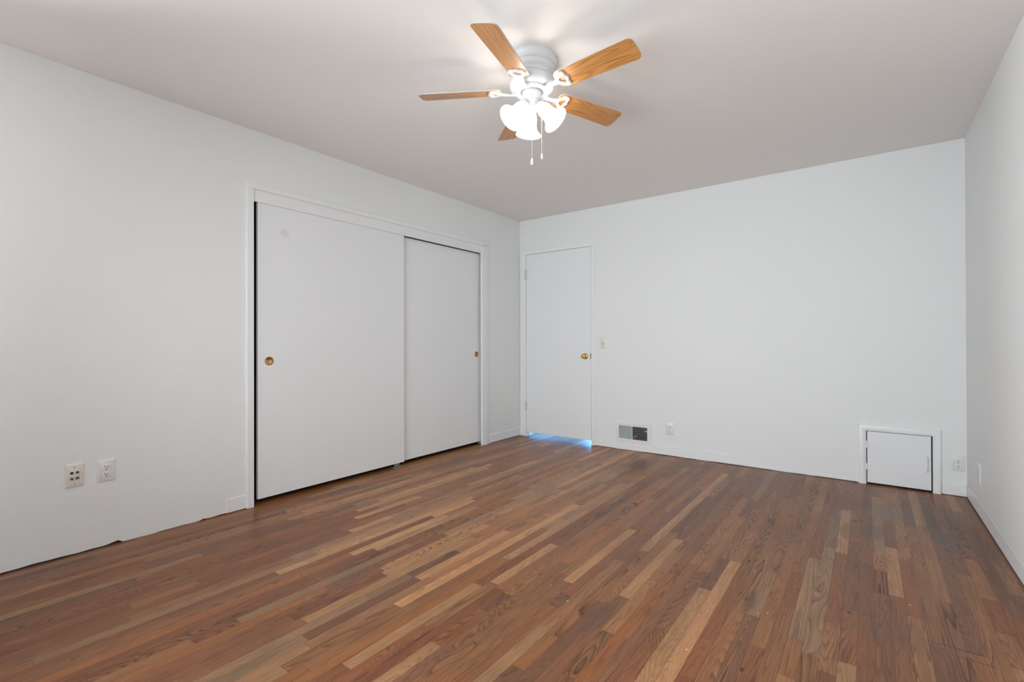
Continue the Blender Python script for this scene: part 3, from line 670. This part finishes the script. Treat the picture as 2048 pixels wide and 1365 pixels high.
bm = bmesh.new(); tube(bm, [(X(1.347), -0.002, 0.118), (X(1.362), -0.003, 0.124), (X(1.392), -0.003, 0.152)], [0.006, 0.005, 0.003], 8); tube(bm, [(X(1.347), -0.002, 0.142), (X(1.366), -0.003, 0.143), (X(1.392), -0.003, 0.152)], [0.003, 0.003, 0.003], 8); obj('damper_linkage', bm, M_steel, t, True)
bm = bmesh.new(); bx(bm, X(1.474), X(1.494), -0.012, 0.0, 0.197, 0.207, 0.002); obj('damper_lever', bm, M_white_metal, t)
bm = bmesh.new()
for a in ((1.200, 1.204, 0.02, 0.3, 0.10, 0.242), (1.494, 1.498, 0.02, 0.3, 0.10, 0.242), (1.200, 1.498, 0.02, 0.3, 0.098, 0.102), (1.200, 1.498, 0.02, 0.3, 0.240, 0.244), (1.200, 1.498, 0.298, 0.302, 0.098, 0.244)): bx(bm, X(a[0]), X(a[1]), *a[2:])
obj('duct', bm, M_duct, t)

# ------------------------------------------------------------------ ceiling fan (origin on the ceiling)
FX, FY = 1.874, -2.503
fan = thing('ceiling_fan', 'white ceiling fan with five wooden blades and three lit glass shades', 'ceiling fan', (FX, FY, H))
Z = lambda z: z - H
bm = bmesh.new()
lathe(bm, [(0, Z(2.4395)), (0.1235, Z(2.4395)), (0.1235, Z(2.424)), (0.1200, Z(2.418)), (0.1195, Z(2.404)), (0.116, Z(2.399)), (0.1115, Z(2.396)), (0.1115, Z(2.376)), (0.106, Z(2.368)), (0.1015, Z(2.362)),
           (0.1005, Z(2.352)), (0.097, Z(2.347)), (0.097, Z(2.342)), (0.106, Z(2.340)), (0.1115, Z(2.334)), (0.1125, Z(2.322)), (0.1095, Z(2.308)), (0.102, Z(2.298)), (0.088, Z(2.292)), (0.0, Z(2.291))], 64)
obj('motor_housing', bm, M_white_metal, fan, 25)
bm = bmesh.new(); lathe(bm, [(0.056, Z(2.291)), (0.080, Z(2.291)), (0.082, Z(2.287)), (0.080, Z(2.279)), (0.060, Z(2.277)), (0.056, Z(2.280)), (0.056, Z(2.291))], 48); obj('flywheel', bm, M_white_metal, fan, 25)
bm = bmesh.new(); lathe(bm, [(0, Z(2.292)), (0.0555, Z(2.2915)), (0.0555, Z(2.284)), (0.048, Z(2.284)), (0, Z(2.284))], 40); obj('motor_shaft_collar', bm, M_greysteel, fan, 25)
bm = bmesh.new()
lathe(bm, [(0, Z(2.284)), (0.0465, Z(2.283)), (0.0470, Z(2.278)), (0.0465, Z(2.240)), (0.0450, Z(2.2365)), (0, Z(2.2360))], 48); swh = obj('switch_housing', bm, M_white_metal, fan, 25)
bm = bmesh.new(); disc(bm, 0, 0, 0, 0.0022, 0.0015, 12); o = obj('screw', bm, M_steel, swh, True); o.location = (0.0465 * math.cos(R(-53)), 0.0465 * math.sin(R(-53)), Z(2.2500)); o.rotation_euler = (0, 0, R(37))
bm = bmesh.new()
lathe(bm, [(0, Z(2.2362)), (0.0430, Z(2.2362)), (0.0430, Z(2.231)), (0.0385, Z(2.227)), (0.0365, Z(2.212)), (0.030, Z(2.200)), (0.021, Z(2.191)), (0, Z(2.188))], 48); fit = obj('light_fitter', bm, M_white_metal, fan, 25)

A0, PITCH, DROOP, ZB = R(284.07), R(14.03), 0.0147, 2.2906
def blade_bm():
    """local x out along the blade, y across, z up (pitched later)"""
    r0, r1, w0, w1 = 0.150, 0.5535, 0.104, 0.124
    pts = [(r0, -w0 / 2 + 0.006), (r0 + 0.03, -w0 / 2), (r1, -w1 / 2), (r1 + 0.003, 0), (r1, w1 / 2), (r0 + 0.03, w0 / 2), (r0, w0 / 2 - 0.006)]
    o = round_poly(pts, [0.030, 0.03, 0.026, 0.3, 0.026, 0.03, 0.030], 7)
    bm = bmesh.new(); th = 0.0048
    lo = [bm.verts.new((x, y, 0)) for x, y in o]; up = [bm.verts.new((x, y, th)) for x, y in o]
    f = bm.faces.new(lo[::-1]); f.material_index = 0
    f = bm.faces.new(up); f.material_index = 1
    for i in range(len(o)): j = (i + 1) % len(o); f = bm.faces.new((lo[i], lo[j], up[j], up[i])); f.material_index = 1
    return bm
def iron_bm():
    """bracket under the blade: arm from the flywheel, opening into a scalloped loop"""
    bm = bmesh.new(); zt = -0.0045
    loop = [(0.150, 0.011), (0.163, 0.024), (0.176, 0.036), (0.190, 0.043), (0.203, 0.041), (0.209, 0.030), (0.209, 0.018), (0.213, 0.008), (0.2165, 0.0)]
    loop = loop + [(x, -y) for x, y in loop[-2::-1]]
    def smooth(P, k=4):
        out = []; n = len(P)
        for i in range(n):
            p0, p1, p2, p3 = P[i - 1], P[i], P[(i + 1) % n], P[(i + 2) % n]
            for q in range(k):
                u = q / k
                out.append(tuple(0.5 * (2 * b + (c - a) * u + (2 * a - 5 * b + 4 * c - d) * u * u + (3 * b - a - 3 * c + d) * u ** 3) for a, b, c, d in zip(p0, p1, p2, p3)))
        return out
    loop = smooth(loop)
    # ring between the outline and an inner opening
    inn = []
    cx = 0.186
    for x, y in loop: inn.append((cx + (x - cx) * 0.54, y * 0.54))
    n = len(loop); T = {}
    for zz, key in ((zt - 0.0035, 0), (zt + 0.0042, 1)):
        T[key] = ([bm.verts.new((x, y, zz)) for x, y in loop], [bm.verts.new((x, y, zz)) for x, y in inn])
    mid = [bm.verts.new(((x + a) / 2, (y + b) / 2, zt - 0.0065)) for (x, y), (a, b) in zip(loop, inn)]
    for i in range(n):
        j = (i + 1) % n
        bm.faces.new((T[0][0][i], T[0][0][j], mid[j], mid[i])); bm.faces.new((mid[i], mid[j], T[0][1][j], T[0][1][i]))
        bm.faces.new((T[1][0][i], T[1][0][j], T[1][1][j], T[1][1][i]))
        bm.faces.new((T[0][0][i], T[0][0][j], T[1][0][j], T[1][0][i])); bm.faces.new((T[0][1][i], T[0][1][j], T[1][1][j], T[1][1][i]))
    tube(bm, [(0.066, 0, -0.0095), (0.082, 0, -0.0115), (0.100, 0, -0.0125), (0.120, 0, -0.0105), (0.140, 0, -0.0065), (0.158, 0, -0.0045)], [0.0150, 0.0125, 0.0098, 0.0100, 0.0135, 0.0175], 14, flat=0.42)
    return bm
proto_b = proto_i = None
for k in range(5):
    if k == 0:
        b = obj('blade', blade_bm(), [M_blade, M_edge], fan, False, label='wooden blade with a pale edge')
        ir = obj('blade_iron', iron_bm(), M_white_metal, b, 50, label='white scalloped bracket')
        proto_b, proto_i = b, ir
    else:
        b = proto_b.copy(); C.objects.link(b); b.parent = fan
        ir = proto_i.copy(); C.objects.link(ir); ir.parent = b
    a = A0 - k * 2 * PI / 5
    # pitch about the blade axis (local +y edge lower), slight droop, then turn about the fan axis
    Mb = Matrix.Translation((0, 0, Z(ZB - 0.0027))) @ Matrix.Rotation(a, 4, 'Z') @ Matrix.Rotation(math.atan(DROOP), 4, 'Y') @ Matrix.Rotation(-PITCH, 4, 'X')
    b.matrix_local = Mb

# three lamps
SHADE = [(0.0245, 0.000), (0.0280, 0.004), (0.0320, 0.012), (0.0345, 0.024), (0.0352, 0.042), (0.0362, 0.058), (0.0395, 0.072), (0.0460, 0.085), (0.0550, 0.0955), (0.0640, 0.1025), (0.0665, 0.1055),
         (0.0650, 0.1060), (0.0620, 0.1045), (0.0525, 0.0970), (0.0430, 0.0860), (0.0365, 0.0730), (0.0335, 0.0580), (0.0325, 0.0420), (0.0318, 0.0240), (0.0290, 0.0130), (0.0230, 0.0050)]
for i, ang in enumerate((132.7, 249.7, 15.7)):
    TILT = R(43)
    Ml = Matrix.Rotation(R(ang), 4, 'Z') @ Matrix.Translation((0.0300, 0, Z(2.2220))) @ Matrix.Rotation(PI - TILT, 4, 'Y')   # local +z runs down the lamp axis
    bm = bmesh.new(); lathe(bm, SHADE, 40, Matrix.Translation((0, 0, 0.026)))
    s = obj('lamp_shade', bm, M_lit, fan, 60, label='lit frosted bell glass shade'); s.matrix_local = Ml
    bm = bmesh.new(); lathe(bm, [(0, -0.012), (0.013, -0.012), (0.016, -0.004), (0.016, 0.008), (0.0235, 0.012), (0.0285, 0.016), (0.0285, 0.026), (0.0265, 0.031), (0, 0.031)], 32)
    obj('shade_collar', bm, M_white_metal, s, 30, label='white metal shade collar')
    bm = bmesh.new(); lathe(bm, [(0.012, 0.032), (0.013, 0.045), (0.019, 0.056), (0.0235, 0.070), (0.0225, 0.083), (0.015, 0.093), (0, 0.0965)], 24); obj('bulb', bm, M_bulb, s, True)
# pull chains (beads on a cord)
def chain(x, y, z0, z1, rb, fob):
    bm = bmesh.new(); tube(bm, [(x, y, z0), (x, y, z1)], 0.0007, 6)
    n = int((z0 - z1) / (rb * 3.2))
    for i in range(n):
        zc = z0 - (i + 0.5) * (z0 - z1) / n; lathe(bm, [(0, zc + rb), (rb * 0.8, zc + rb * 0.6), (rb, zc), (rb * 0.8, zc - rb * 0.6), (0, zc - rb)], 8, Matrix.Translation((x, y, 0)))
    c = obj('pull_chain', bm, M_ivory, fan, True)
    bm = bmesh.new(); r, h = fob; lathe(bm, [(0, z1), (r * 0.55, z1), (r * 0.8, z1 - h * 0.12), (r, z1 - h * 0.35), (r * 1.1, z1 - h * 0.9), (r * 0.95, z1 - h), (0, z1 - h)], 16, Matrix.Translation((x, y, 0))); obj('pull_fob', bm, M_ivory, c, True)
_rx, _ry = math.cos(R(36.67)), math.sin(R(36.67)); _fx, _fy = -_ry, _rx
def rel(a, b): return (_rx * a + _fx * b, _ry * a + _fy * b)
q = rel(-0.002, -0.046); bm = bmesh.new(); tube(bm, [(q[0] * 0.6, q[1] * 0.6, Z(2.2040)), (q[0], q[1], Z(2.2030))], 0.0042, 10); obj('chain_outlet', bm, M_white_metal, fan, True)
chain(q[0], q[1], Z(2.2030), Z(1.940), 0.0013, (0.0062, 0.030))
q = rel(0.048, -0.004); chain(q[0], q[1], Z(2.252), Z(1.980), 0.0009, (0.0048, 0.027))
